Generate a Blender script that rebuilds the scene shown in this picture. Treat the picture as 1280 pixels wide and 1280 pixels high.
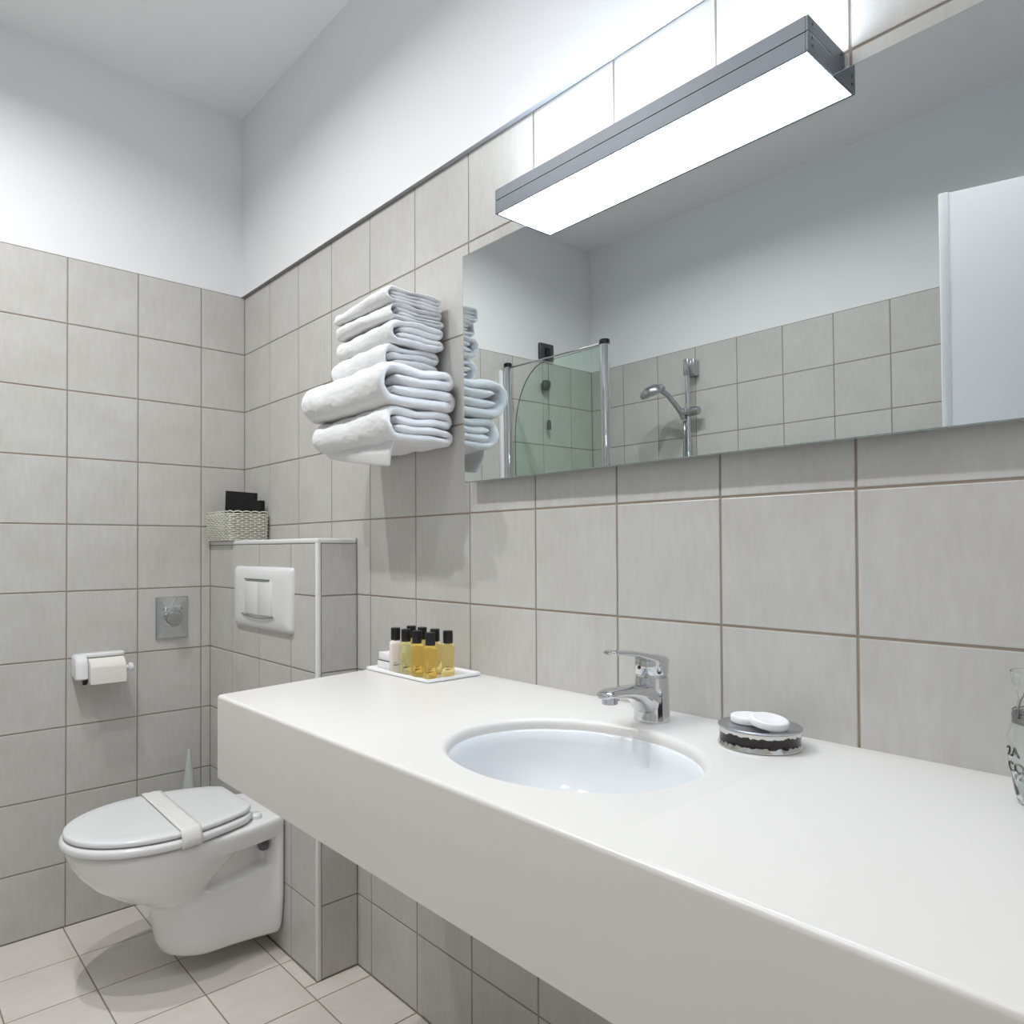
import bpy, bmesh, math, random
from mathutils import Vector, Matrix
random.seed(7)
for o in list(bpy.data.objects): bpy.data.objects.remove(o)
S = bpy.context.scene
COL = S.collection
PI = math.pi

# ------------------------------------------------------------------ camera
F_PX, CX, CY = 894.83, 581.39, 673.55
YAW, PITCH, ROLL = 0.8646, 0.0148, -0.0043
cam_d = bpy.data.cameras.new('camera'); cam = bpy.data.objects.new('camera', cam_d); COL.objects.link(cam)
cam_d.sensor_width = 36; cam_d.lens = F_PX/1280*36
cam_d.shift_x = (640-CX)/1280; cam_d.shift_y = (CY-640)/1280
cam_d.clip_start = 0.02
fw = Vector((-math.sin(YAW)*math.cos(PITCH), math.cos(YAW)*math.cos(PITCH), math.sin(PITCH)))
rt = Vector((math.cos(YAW), math.sin(YAW), 0)); up = rt.cross(fw)
r2 = math.cos(ROLL)*rt + math.sin(ROLL)*up; u2 = -math.sin(ROLL)*rt + math.cos(ROLL)*up
m = Matrix((r2, u2, -fw)).transposed().to_4x4(); m.translation = (2.389, -1.0311, 1.1201)
cam.matrix_world = m
S.camera = cam

# ------------------------------------------------------------------ light, exposure
LAMP_DOWN, LAMP_UP = 20.0, 13.0
SPOT_SPREAD = 153; HALL_FILL = 0.44; HALL_FILL_COL = (1.0, 0.94, 0.87)
SPOTS = [(0.66, -0.92, 8.2), (1.06, -0.98, 8.2), (1.55, -0.95, 2.9), (2.05, -0.95, 2.6)]  # last two are unseen spots added as fill to lift the shadows
SPOT_COL = (0.985, 0.99, 0.985); LAMP_COL = (0.80, 0.95, 1.12)
w = bpy.data.worlds.new('world'); S.world = w; w.use_nodes = True
# added fill: the world stands in for an unseen lit hall beyond the doorway
w.node_tree.nodes['Background'].inputs[0].default_value = HALL_FILL_COL+(1,)
w.node_tree.nodes['Background'].inputs[1].default_value = HALL_FILL
S.view_settings.view_transform = 'Standard'; S.view_settings.look = 'None'
S.view_settings.gamma = 1; S.view_settings.use_curve_mapping = False
S.view_settings.exposure = 0.06
CEIL = 2.62
for x, y, W in SPOTS:
    l = bpy.data.lights.new('downlight_lamp', 'AREA'); l.shape = 'DISK'; l.size = 0.035
    l.energy = W; l.color = SPOT_COL; l.spread = math.radians(SPOT_SPREAD)
    o = bpy.data.objects.new('downlight_lamp', l); COL.objects.link(o); o.location = (x, y, CEIL-0.012)
l = bpy.data.lights.new('doorway_portal', 'AREA'); l.shape = 'RECTANGLE'; l.size = 0.84; l.size_y = 2.02; l.cycles.is_portal = True
o = bpy.data.objects.new('doorway_portal', l); COL.objects.link(o); o.location = (2.67, -0.965, 1.02); o.rotation_euler = (0, PI/2, 0)
o.rotation_euler = Matrix(((0, 0, 1), (1, 0, 0), (0, 1, 0))).to_euler()

# ------------------------------------------------------------------ helpers
def lin(c):
    c = c/255.0
    return c/12.92 if c <= 0.04045 else ((c+0.055)/1.055)**2.4
def rgb(r, g, b): return (lin(r), lin(g), lin(b), 1)
def new_mat(name):
    mt = bpy.data.materials.new(name); mt.use_nodes = True
    return mt, mt.node_tree, mt.node_tree.nodes['Principled BSDF']
def mat(name, c, rough=0.5, metal=0.0, trans=0.0, ior=1.45, var=0.03, scale=30, bump=0.0, bscale=200, coat=0.0, sss=0.0):
    """principled material whose colour is gently broken up by procedural noise"""
    mt, nt, b = new_mat(name); N = nt.nodes; L = nt.links
    b.inputs['Roughness'].default_value = rough; b.inputs['Metallic'].default_value = metal
    b.inputs['Transmission Weight'].default_value = trans; b.inputs['IOR'].default_value = ior
    b.inputs['Coat Weight'].default_value = coat
    tc = N.new('ShaderNodeTexCoord'); no = N.new('ShaderNodeTexNoise'); no.inputs['Scale'].default_value = scale
    no.inputs['Detail'].default_value = 3
    L.new(tc.outputs['Object'], no.inputs['Vector'])
    mx = N.new('ShaderNodeMix'); mx.data_type = 'RGBA'
    mx.inputs[6].default_value = tuple(max(0, v*(1-var)) for v in c[:3])+(1,)
    mx.inputs[7].default_value = tuple(min(1, v*(1+var)) for v in c[:3])+(1,)
    L.new(no.outputs['Fac'], mx.inputs[0]); L.new(mx.outputs[2], b.inputs['Base Color'])
    if bump:
        n2 = N.new('ShaderNodeTexNoise'); n2.inputs['Scale'].default_value = bscale; n2.inputs['Detail'].default_value = 4
        L.new(tc.outputs['Object'], n2.inputs['Vector'])
        bp = N.new('ShaderNodeBump'); bp.inputs['Strength'].default_value = bump; bp.inputs['Distance'].default_value = 0.002
        L.new(n2.outputs['Fac'], bp.inputs['Height']); L.new(bp.outputs['Normal'], b.inputs['Normal'])
    return mt
def tile_mat(name, c1, c2, rough):
    mt, nt, b = new_mat(name); N = nt.nodes; L = nt.links
    tc = N.new('ShaderNodeTexCoord'); oi = N.new('ShaderNodeObjectInfo')
    mu = N.new('ShaderNodeMath'); mu.operation = 'MULTIPLY'; mu.inputs[1].default_value = 41
    L.new(oi.outputs['Random'], mu.inputs[0])
    ad = N.new('ShaderNodeVectorMath'); ad.operation = 'ADD'
    L.new(tc.outputs['Object'], ad.inputs[0]); L.new(mu.outputs[0], ad.inputs[1])
    mp = N.new('ShaderNodeMapping'); mp.inputs['Scale'].default_value = (60, 60, 14)
    L.new(ad.outputs[0], mp.inputs['Vector'])
    n1 = N.new('ShaderNodeTexNoise'); n1.inputs['Scale'].default_value = 1.6; n1.inputs['Detail'].default_value = 6; n1.inputs['Roughness'].default_value = 0.6
    L.new(mp.outputs[0], n1.inputs['Vector'])
    n2 = N.new('ShaderNodeTexNoise'); n2.inputs['Scale'].default_value = 9; n2.inputs['Detail'].default_value = 4
    L.new(ad.outputs[0], n2.inputs['Vector'])
    av = N.new('ShaderNodeMath'); av.operation = 'ADD'; L.new(n1.outputs['Fac'], av.inputs[0]); L.new(n2.outputs['Fac'], av.inputs[1])
    rg = N.new('ShaderNodeMapRange'); rg.inputs['From Min'].default_value = 0.7; rg.inputs['From Max'].default_value = 1.3
    L.new(av.outputs[0], rg.inputs['Value'])
    mx = N.new('ShaderNodeMix'); mx.data_type = 'RGBA'; mx.inputs[6].default_value = c1; mx.inputs[7].default_value = c2
    L.new(rg.outputs[0], mx.inputs[0])
    L.new(mx.outputs[2], b.inputs['Base Color'])
    b.inputs['Roughness'].default_value = rough
    bp = N.new('ShaderNodeBump'); bp.inputs['Strength'].default_value = 0.08; bp.inputs['Distance'].default_value = 0.001
    L.new(n1.outputs['Fac'], bp.inputs['Height']); L.new(bp.outputs['Normal'], b.inputs['Normal'])
    return mt
def emit(name, c, s):
    mt, nt, b = new_mat(name)
    b.inputs['Base Color'].default_value = (0.9, 0.9, 0.9, 1)
    b.inputs['Emission Color'].default_value = tuple(c)+(1,); b.inputs['Emission Strength'].default_value = s
    return mt

M = {}
M['wall_tile'] = tile_mat('wall_tile', (0.53, 0.518, 0.49, 1), (0.605, 0.597, 0.575, 1), 0.32)
M['floor_tile'] = tile_mat('floor_tile', (0.72, 0.67, 0.625, 1), (0.79, 0.745, 0.70, 1), 0.38)
M['grout'] = mat('grout', rgb(155, 142, 129), 0.9, var=0.12, scale=60)
M['grey_edge'] = mat('plaster_edge', (0.34, 0.34, 0.355, 1), 0.9, var=0.06, scale=40)  # underside of the plaster step, darker grey than the plaster above
M['plaster'] = mat('plaster', (0.855, 0.86, 0.875, 1), 0.75, var=0.01, scale=4, bump=0.12, bscale=70)
M['ceiling'] = mat('ceiling_paint', (0.91, 0.91, 0.92, 1), 0.8, var=0.01, scale=4)
M['counter'] = mat('solid_surface', (0.765, 0.738, 0.705, 1), 0.28, var=0.01, scale=5)
M['ceramic'] = mat('glazed_ceramic', (0.87, 0.87, 0.87, 1), 0.07, var=0.008, scale=5)
M['basin'] = mat('basin_ceramic', (0.76, 0.775, 0.79, 1), 0.10, var=0.008, scale=5)
M['seat'] = mat('seat_plastic', (0.83, 0.83, 0.84, 1), 0.16, var=0.008, scale=5)
M['white_plastic'] = mat('white_plastic', (0.80, 0.80, 0.81, 1), 0.25, var=0.01, scale=8)
M['white_trim'] = mat('white_trim', (0.80, 0.80, 0.79, 1), 0.3, var=0.02, scale=20)
M['paper'] = mat('tissue_paper', (0.82, 0.80, 0.75, 1), 0.9, var=0.03, scale=60, bump=0.3, bscale=300)
M['band_paper'] = mat('band_paper', (0.84, 0.83, 0.80, 1), 0.6, var=0.05, scale=50, bump=0.5, bscale=90)
M['terry'] = mat('white_terry', (0.86, 0.86, 0.87, 1), 0.95, var=0.03, scale=180, bump=0.9, bscale=700)
M['chrome'] = mat('chrome', (0.66, 0.67, 0.69, 1), 0.06, 1.0, var=0.01, scale=10)
M['steel'] = mat('brushed_steel', (0.50, 0.51, 0.53, 1), 0.25, 1.0, var=0.04, scale=40)
M['aluminium'] = mat('anodised_aluminium', (0.17, 0.19, 0.215, 1), 0.45, 0.35, var=0.03, scale=60)
M['dark'] = mat('dark_gap', (0.02, 0.02, 0.022, 1), 0.6, var=0.1, scale=50)
M['black_plastic'] = mat('black_plastic', (0.004, 0.004, 0.005, 1), 0.4, var=0.2, scale=60)
M['black_cloth'] = mat('black_cloth', (0.006, 0.006, 0.007, 1), 0.7, var=0.3, scale=90, bump=0.3)
M['grey_rubber'] = mat('grey_plastic', (0.13, 0.13, 0.145, 1), 0.5, var=0.1, scale=80)
M['slot_grey'] = mat('slot_shadow', (0.20, 0.21, 0.21, 1), 0.5, var=0.05, scale=80)
M['anthracite'] = mat('anthracite_plastic', (0.06, 0.063, 0.065, 1), 0.4, var=0.1, scale=50)
M['wicker'] = mat('white_wicker', (0.70, 0.70, 0.62, 1), 0.5, var=0.08, scale=120)
M['soap'] = mat('white_soap', (0.86, 0.85, 0.86, 1), 0.5, var=0.02, scale=40)
M['ink'] = mat('black_ink', (0.02, 0.018, 0.018, 1), 0.5, var=0.1, scale=40)
M['red_mark'] = mat('red_mark', (0.10, 0.012, 0.02, 1), 0.3, var=0.1, scale=40)
M['amber'] = mat('amber_gel', (0.95, 0.77, 0.33, 1), 0.08, trans=0.9, ior=1.25, var=0.03, scale=20)
M['pale_gel'] = mat('pale_yellow_gel', (0.90, 0.90, 0.58, 1), 0.08, trans=0.75, ior=1.25, var=0.03, scale=20)
M['lotion'] = mat('cream_lotion', (0.78, 0.70, 0.63, 1), 0.2, var=0.02, scale=20)
M['glass'] = mat('clear_glass', (0.97, 0.985, 0.985, 1), 0.0, trans=1.0, ior=1.45, var=0.0)
M['water'] = mat('water', (0.88, 0.96, 0.97, 1), 0.0, trans=1.0, ior=1.33, var=0.0)
M['mirror'] = mat('mirror_silver', (0.66, 0.695, 0.69, 1), 0.0, 1.0, var=0.0)
M['mirror_edge'] = mat('mirror_edge', (0.30, 0.36, 0.35, 1), 0.2, var=0.1, scale=90)
M['frosted'] = mat('frosted_plastic', (0.72, 0.76, 0.74, 1), 0.35, trans=0.35, ior=1.3, var=0.02)
M['door'] = mat('door_lacquer', (0.82, 0.83, 0.86, 1), 0.35, var=0.01, scale=3)
M['wire'] = mat('wire_metal', (0.25, 0.25, 0.24, 1), 0.35, 0.9, var=0.1, scale=60)
# thin green tinted screen glass
mt, nt, b = new_mat('green_screen_glass'); N = nt.nodes; L = nt.links
tr = N.new('ShaderNodeBsdfTransparent'); tr.inputs[0].default_value = (0.89, 0.955, 0.915, 1)
gl = N.new('ShaderNodeBsdfGlossy'); gl.inputs['Roughness'].default_value = 0.0; gl.inputs[0].default_value = (0.9, 1, 0.95, 1)
ms = N.new('ShaderNodeMixShader'); ms.inputs[0].default_value = 0.03; L.new(tr.outputs[0], ms.inputs[1]); L.new(gl.outputs[0], ms.inputs[2])
L.new(ms.outputs[0], N['Material Output'].inputs[0]); M['screen_glass'] = mt
M['glass_rim'] = mat('glass_rim', (0.10, 0.14, 0.125, 1), 0.2, var=0.1, scale=40)
# soap dish side: chrome with a ragged brown band
mt, nt, b = new_mat('worn_chrome_band'); N = nt.nodes; L = nt.links
b.inputs['Roughness'].default_value = 0.16
tc = N.new('ShaderNodeTexCoord'); sx = N.new('ShaderNodeSeparateXYZ'); L.new(tc.outputs['Object'], sx.inputs[0])
no = N.new('ShaderNodeTexNoise'); no.inputs['Scale'].default_value = 120; no.inputs['Detail'].default_value = 5
L.new(tc.outputs['Object'], no.inputs['Vector'])
a1 = N.new('ShaderNodeMath'); a1.operation = 'MULTIPLY_ADD'; a1.inputs[1].default_value = 0.012; L.new(no.outputs['Fac'], a1.inputs[0]); L.new(sx.outputs['Z'], a1.inputs[2])
s1 = N.new('ShaderNodeMath'); s1.operation = 'SUBTRACT'; s1.inputs[1].default_value = 0.0195; L.new(a1.outputs[0], s1.inputs[0])
ab = N.new('ShaderNodeMath'); ab.operation = 'ABSOLUTE'; L.new(s1.outputs[0], ab.inputs[0])
lt = N.new('ShaderNodeMath'); lt.operation = 'LESS_THAN'; lt.inputs[1].default_value = 0.0062; L.new(ab.outputs[0], lt.inputs[0])
mx = N.new('ShaderNodeMix'); mx.data_type = 'RGBA'; mx.inputs[6].default_value = (0.62, 0.63, 0.61, 1); mx.inputs[7].default_value = (0.012, 0.007, 0.007, 1)
L.new(lt.outputs[0], mx.inputs[0]); L.new(mx.outputs[2], b.inputs['Base Color'])
iv = N.new('ShaderNodeMath'); iv.operation = 'SUBTRACT'; iv.inputs[0].default_value = 1.0; L.new(lt.outputs[0], iv.inputs[1]); L.new(iv.outputs[0], b.inputs['Metallic'])
M['worn_chrome'] = mt
M['lamp_down'] = emit('lamp_diffuser', LAMP_COL, LAMP_DOWN)
M['lamp_up'] = emit('lamp_uplight', LAMP_COL, LAMP_UP)
M['spot_face'] = emit('downlight_face', SPOT_COL, 6.0)

def link(name, me, parent=None, loc=None, rot=None):
    o = bpy.data.objects.new(name, me); COL.objects.link(o)
    if parent: o.parent = parent
    if loc is not None: o.location = loc
    if rot is not None: o.rotation_euler = rot
    return o
def thing(name, label, cat, loc=(0, 0, 0), rz=0.0, group=None):
    o = link(name, None, None, loc, (0, 0, rz)); o.empty_display_size = 0.05
    o['label'] = label; o['category'] = cat
    if group: o['group'] = group
    return o
def tag(o, label, cat, group=None, kind=None):
    o['label'] = label; o['category'] = cat
    if group: o['group'] = group
    if kind: o['kind'] = kind
    return o
class MB:
    """collects shapes into one mesh"""
    def __init__(s): s.bm = bmesh.new()
    def face(s, pts, mi=0):
        f = s.bm.faces.new([s.bm.verts.new(p) for p in pts]); f.material_index = mi; return f
    def box(s, a, b, mi=0, bevel=0.0, seg=2):
        x0, y0, z0 = a; x1, y1, z1 = b
        t = bmesh.new(); bmesh.ops.create_cube(t, size=1)
        for v in t.verts: v.co = Vector(((x0+x1)/2+v.co.x*(x1-x0), (y0+y1)/2+v.co.y*(y1-y0), (z0+z1)/2+v.co.z*(z1-z0)))
        if bevel: bmesh.ops.bevel(t, geom=t.edges[:], offset=bevel, segments=seg, profile=0.5, affect='EDGES')
        s.add(t, mi)
    def add(s, t, mi=0, mtx=None):
        if mtx is not None: t.transform(mtx)
        for f in t.faces: f.material_index = mi
        me = bpy.data.meshes.new('tmp'); t.to_mesh(me); t.free(); s.bm.from_mesh(me); bpy.data.meshes.remove(me)
    def lathe(s, prof, c=(0, 0, 0), n=32, mi=0, axis='z'):
        t = bmesh.new(); rings = []
        for r, z in prof:
            if r < 1e-6: rings.append([t.verts.new((0, 0, z))])
            else: rings.append([t.verts.new((r*math.cos(2*PI*i/n), r*math.sin(2*PI*i/n), z)) for i in range(n)])
        for a, b in zip(rings, rings[1:]):
            for i in range(n):
                j = (i+1) % n
                if len(a) == 1 and len(b) == 1: continue
                if len(a) == 1: t.faces.new((a[0], b[j], b[i]))
                elif len(b) == 1: t.faces.new((a[i], a[j], b[0]))
                else: t.faces.new((a[i], a[j], b[j], b[i]))
        mm = Matrix.Translation(c)
        if axis == 'y': mm = mm @ Matrix.Rotation(PI/2, 4, 'X')      # z -> -y
        if axis == 'x': mm = mm @ Matrix.Rotation(PI/2, 4, 'Y')      # z -> +x
        bmesh.ops.recalc_face_normals(t, faces=t.faces[:]); s.add(t, mi, mm)
    def loft(s, loops, mi=0, caps=True, closed=True):
        t = bmesh.new(); R = [[t.verts.new(p) for p in lp] for lp in loops]
        n = len(R[0])
        for a, b in zip(R, R[1:]):
            for i in range(n if closed else n-1):
                j = (i+1) % n; t.faces.new((a[i], a[j], b[j], b[i]))
        if caps:
            t.faces.new(R[0][::-1]); t.faces.new(R[-1])
        bmesh.ops.recalc_face_normals(t, faces=t.faces[:]); s.add(t, mi)
    def tube(s, pts, r, n=8, mi=0, closed=False):
        pts = [Vector(p) for p in pts]; loops = []; N = len(pts); ref = None
        for k, p in enumerate(pts):
            if closed: d = pts[(k+1) % N]-pts[k-1]
            else: d = pts[min(k+1, N-1)]-pts[max(k-1, 0)]
            d.normalize()
            if ref is None: ref = Vector((0, 0, 1)) if abs(d.z) < 0.9 else Vector((1, 0, 0))
            u = ref.cross(d)
            if u.length < 1e-4: u = Vector((1, 0, 0)).cross(d)
            u.normalize(); v = d.cross(u); ref = v
            rr = r[k] if isinstance(r, (list, tuple)) else r
            loops.append([p+u*rr*math.cos(2*PI*i/n)+v*rr*math.sin(2*PI*i/n) for i in range(n)])
        if closed: loops.append(loops[0])
        s.loft(loops, mi, caps=not closed)
    def build(s, name, mats, parent=None, smooth=False, angle=None, loc=None, rot=None):
        me = bpy.data.meshes.new(name); s.bm.to_mesh(me); s.bm.free()
        for x in (mats if isinstance(mats, list) else [mats]): me.materials.append(x)
        if smooth:
            me.polygons.foreach_set('use_smooth', [True]*len(me.polygons))
            if angle: me.set_sharp_from_angle(angle=math.radians(angle))
        return link(name, me, parent, loc, rot)

def rect_ring(x0, x1, y0, y1, z):   # helper for picture-like boxes
    return [(x0, y0, z), (x1, y0, z), (x1, y1, z), (x0, y1, z)]

# ------------------------------------------------------------------ tiles
G = 0.0038; TH = 0.0015
_tiles = {}
def tile_mesh(wd, hg, mt):
    k = (round(wd, 4), round(hg, 4), mt.name)
    if k in _tiles: return _tiles[k]
    c = 0.0013; d = 0.0006; T = TH
    a, b = wd/2, hg/2
    V = [(-a+c, 0, -b+c), (a-c, 0, -b+c), (a-c, 0, b-c), (-a+c, 0, b-c),
         (-a, d, -b), (a, d, -b), (a, d, b), (-a, d, b),
         (-a, T, -b), (a, T, -b), (a, T, b), (-a, T, b)]
    Fc = [(0, 1, 2, 3)]
    for i in range(4):
        j = (i+1) % 4
        Fc += [(4+i, 4+j, j, i), (8+i, 8+j, 4+j, 4+i)]
    me = bpy.data.meshes.new('tile'); me.from_pydata(V, [], Fc); me.materials.append(mt); _tiles[k] = me
    return me
def tile(parent, origin, rot, u0, u1, v0, v1, mt):
    """tile on the plane through origin; u, v are plane coordinates"""
    if u1-u0 < 0.012 or v1-v0 < 0.012: return
    me = tile_mesh(u1-u0-G, v1-v0-G, mt)
    o = link('tile', me, parent)
    p = rot @ Vector(((u0+u1)/2, 0, (v0+v1)/2))
    o.location = Vector(origin)+p; o.rotation_euler = rot.to_euler()
R_right = Matrix.Identity(3)                       # faces -y ; u = x
R_left = Matrix.Rotation(PI/2, 3, 'Z')             # faces +x ; u = y
R_back = Matrix.Rotation(PI, 3, 'Z')               # faces +y ; u = -x
R_floor = Matrix.Rotation(-PI/2, 3, 'X')           # faces +z ; u = x, v = y
FL = 0.012; XR = 2.62; YB = -1.9105; TZ = 2.0
PX, PY, PZ = 0.73, -0.12, 1.15                     # cistern pier
def cuts(lo, hi, first, pitch=0.2):
    c = [lo]; v = first
    while v < hi-0.012:
        if v > lo+0.012: c.append(v)
        v += pitch
    return c+[hi]
ROWS = [FL]+[0.2*i for i in range(1, 11)]

# ------------------------------------------------------------------ room shell
b_ = MB(); b_.box((-0.1, YB-0.1, -0.08), (XR+0.1, 0.1, FL-0.0015))
floor = tag(b_.build('floor', M['grout']), 'beige square tiled bathroom floor under the toilet', 'floor', kind='structure')
b_ = MB(); b_.box((-0.1, YB-0.1, CEIL), (XR+0.1, 0.1, CEIL+0.1))
tag(b_.build('ceiling', M['ceiling']), 'plain white painted ceiling above the tiled bathroom', 'ceiling', kind='structure')
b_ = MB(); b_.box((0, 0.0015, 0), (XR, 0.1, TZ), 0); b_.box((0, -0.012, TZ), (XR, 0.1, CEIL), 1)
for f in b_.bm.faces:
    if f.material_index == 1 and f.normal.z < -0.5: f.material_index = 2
wall_right = tag(b_.build('wall_right', [M['grout'], M['plaster'], M['grey_edge']]), 'long tiled wall behind the counter and mirror, white plaster above', 'wall', kind='structure')
b_ = MB(); b_.box((-0.1, YB-0.1, 0), (-0.0015, 0.1, TZ), 0); b_.box((-0.1, YB-0.1, TZ), (0, 0.1, CEIL), 1)
wall_left = tag(b_.build('wall_left', [M['grout'], M['plaster']]), 'tiled end wall with paper holder beside toilet, white plaster above', 'wall', kind='structure')
b_ = MB(); b_.box((0, YB-0.1, 0), (XR, YB-0.0015, TZ), 0); b_.box((0, YB-0.1, TZ), (XR, YB, CEIL), 1)
wall_back = tag(b_.build('wall_back', [M['grout'], M['plaster']]), 'tiled shower wall seen only in the mirror', 'wall', kind='structure')
b_ = MB(); DY0, DY1, DZ = -1.385, -0.545, 2.03       # unseen doorway beside the camera, put in to admit the added fill
b_.box((XR, YB-0.1, 0), (XR+0.1, DY0, CEIL)); b_.box((XR, DY1, 0), (XR+0.1, 0.1, CEIL)); b_.box((XR, DY0, DZ), (XR+0.1, DY1, CEIL))
tag(b_.build('wall_front', M['plaster']), 'plain white wall behind the camera with a doorway added for fill light', 'wall', kind='structure')
# cistern pier
b_ = MB(); b_.box((0.0, PY+0.0015, 0.0), (PX-0.0015, -0.0005, PZ-0.004))
pier = tag(b_.build('wall_pier', M['grout']), 'low tiled cistern boxing behind the toilet with white edge trims', 'wall', kind='structure')
tk = M['wall_tile']
ex = cuts(-0.0012, XR, 0.196); 
for i in range(len(ex)-1):
    for j in range(10):
        u0, u1, v0, v1 = ex[i], ex[i+1], ROWS[j], ROWS[j+1]
        if u1 <= PX+0.001 and v1 <= PZ: continue
        if u0 < PX and v0 < PZ:
            if u1 <= PX+0.001: v0 = PZ+0.001
            elif v1 <= PZ: u0 = PX-0.0012
            else:                                   # tile notched round the pier: two pieces without a joint between
                tile(wall_right, (0, 0, 0), R_right, u0, PX-0.0012+G, PZ-0.001, v1, tk)
                u0 = PX-0.0012
        tile(wall_right, (0, 0, 0), R_right, u0, u1, v0, v1, tk)
yy = [YB]+[-(0.151+0.2*k) for k in range(8, -1, -1)]+[0.0012]
for i in range(len(yy)-1):
    for j in range(10):
        u0, u1, v0, v1 = yy[i], yy[i+1], ROWS[j], ROWS[j+1]
        if u1 > PY and v0 < PZ:
            if v1 <= PZ: u1 = PY+0.0012
            else:
                tile(wall_left, (0, 0, 0), R_left, u0, PY+0.0012, v0, v1, tk)
                u0 = PY+0.001; v0 = PZ+0.001
        tile(wall_left, (0, 0, 0), R_left, u0, u1, v0, v1, tk)
xb = cuts(0, XR, 0.2005)
for i in range(len(xb)-1):
    for j in range(10):
        tile(wall_back, (0, YB, 0), R_back, -xb[i+1], -xb[i], ROWS[j], ROWS[j+1], tk)
xf = cuts(0, XR, 0.194); yf_ = [YB]+[-(0.157+0.2*k) for k in range(8, -1, -1)]+[0]
for i in range(len(xf)-1):
    for j in range(len(yf_)-1):
        u0, u1, v0, v1 = xf[i], xf[i+1], yf_[j], yf_[j+1]
        if u1 <= PX+0.01 and v0 >= PY-0.05:
            v1 = PY-0.001; 
        elif u0 < PX and v1 > PY and v0 > PY-0.05:
            tile(floor, (0, 0, FL), R_floor, u0, PX, v0, PY-0.001, M['floor_tile']); u0 = PX+0.001
        tile(floor, (0, 0, FL), R_floor, u0, u1, v0, v1, M['floor_tile'])
# pier tiles: front, right side, top
TR = 0.012
xp = [-0.0012, 0.18, 0.381, 0.583, PX-TR]
zp = ROWS[:6]+[PZ-TR]
for i in range(4):
    for j in range(6): tile(pier, (0, PY, 0), R_right, xp[i], xp[i+1], zp[j], zp[j+1], tk)
R_px = Matrix.Rotation(PI/2, 3, 'Z')
for j in range(6): tile(pier, (PX, 0, 0), R_px, PY+TR, 0.0012, zp[j], zp[j+1], tk)
for i in range(4): tile(pier, (0, 0, PZ-0.0015), R_floor, xp[i], xp[i+1], PY+TR, -0.001, tk)
def trim_bar(a, b, label=None, name='edge_trim'):
    mb = MB(); mb.box(a, b, bevel=0.004, seg=3); o = mb.build(name, M['white_trim'], pier, True, 40)
    if label: o['label'] = label
trim_bar((PX-TR, PY-0.0012, FL-0.001), (PX+0.0012, PY+TR, PZ-TR+0.003), 'white vertical plastic corner trim', 'corner_trim')
trim_bar((0.0005, PY-0.0012, PZ-TR), (PX-TR+0.004, PY+TR, PZ+0.0012), 'white horizontal edge trim')
trim_bar((PX-TR, PY-0.0012, PZ-TR), (PX+0.0012, -0.0005, PZ+0.0012))
# recessed ceiling downlights; the two toward the doorway are added fill
for i, (x, y, W) in enumerate(SPOTS):
    t = thing('downlight', ['round recessed ceiling spot nearest the toilet, first of the row', 'round recessed ceiling spot second from the toilet', 'added unseen ceiling fill spot third from the toilet', 'added unseen ceiling fill spot nearest the doorway'][i], 'light', (x, y, CEIL), group='ceiling downlights')
    b_ = MB(); b_.lathe([(0.036, -0.006), (0.036, -0.001), (0.05, -0.001), (0.05, -0.004), (0.046, -0.008), (0.036, -0.006)], n=32)
    b_.build('trim_ring', M['white_plastic'], t, True, 40)
    b_ = MB(); b_.lathe([(0.0, -0.004), (0.036, -0.004)], n=32); b_.build('bulb_face', M['spot_face'], t)

# ------------------------------------------------------------------ mirror
MX0, MX1, MZ0, MZ1 = 1.2165, 2.36, 1.2638, 1.7532
def my(x, z): return -0.0362-0.0053*(x-1.7)-0.0071*(z-1.5)       # the mirror hangs very slightly out of true
t = thing('wall_mirror', 'wide frameless mirror on the tiled wall below the lamp', 'mirror', ((MX0+MX1)/2, 0, MZ0))
cx, cz = (MX0+MX1)/2, MZ0
def mslab(d0, d1, e=0.0):
    c = [(MX0+e, MZ0+e), (MX1-e, MZ0+e), (MX1-e, MZ1-e), (MX0+e, MZ1-e)]
    return [[(x-cx, (my(x, z)+d0), z-cz) for x, z in c], [(x-cx, (my(x, z)+d1) if d1 is not None else 0.0, z-cz) for x, z in c]]
b_ = MB(); b_.loft(mslab(0.0004, 0.006)); b_.build('glass_edge', M['mirror_edge'], t)
b_ = MB(); b_.face(mslab(0, 0, 0.0012)[0]); b_.build('mirror_glass', M['mirror'], t)
b_ = MB(); b_.loft(mslab(0.006, None, 0.03)); b_.build('backing_board', M['grey_rubber'], t)

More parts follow.
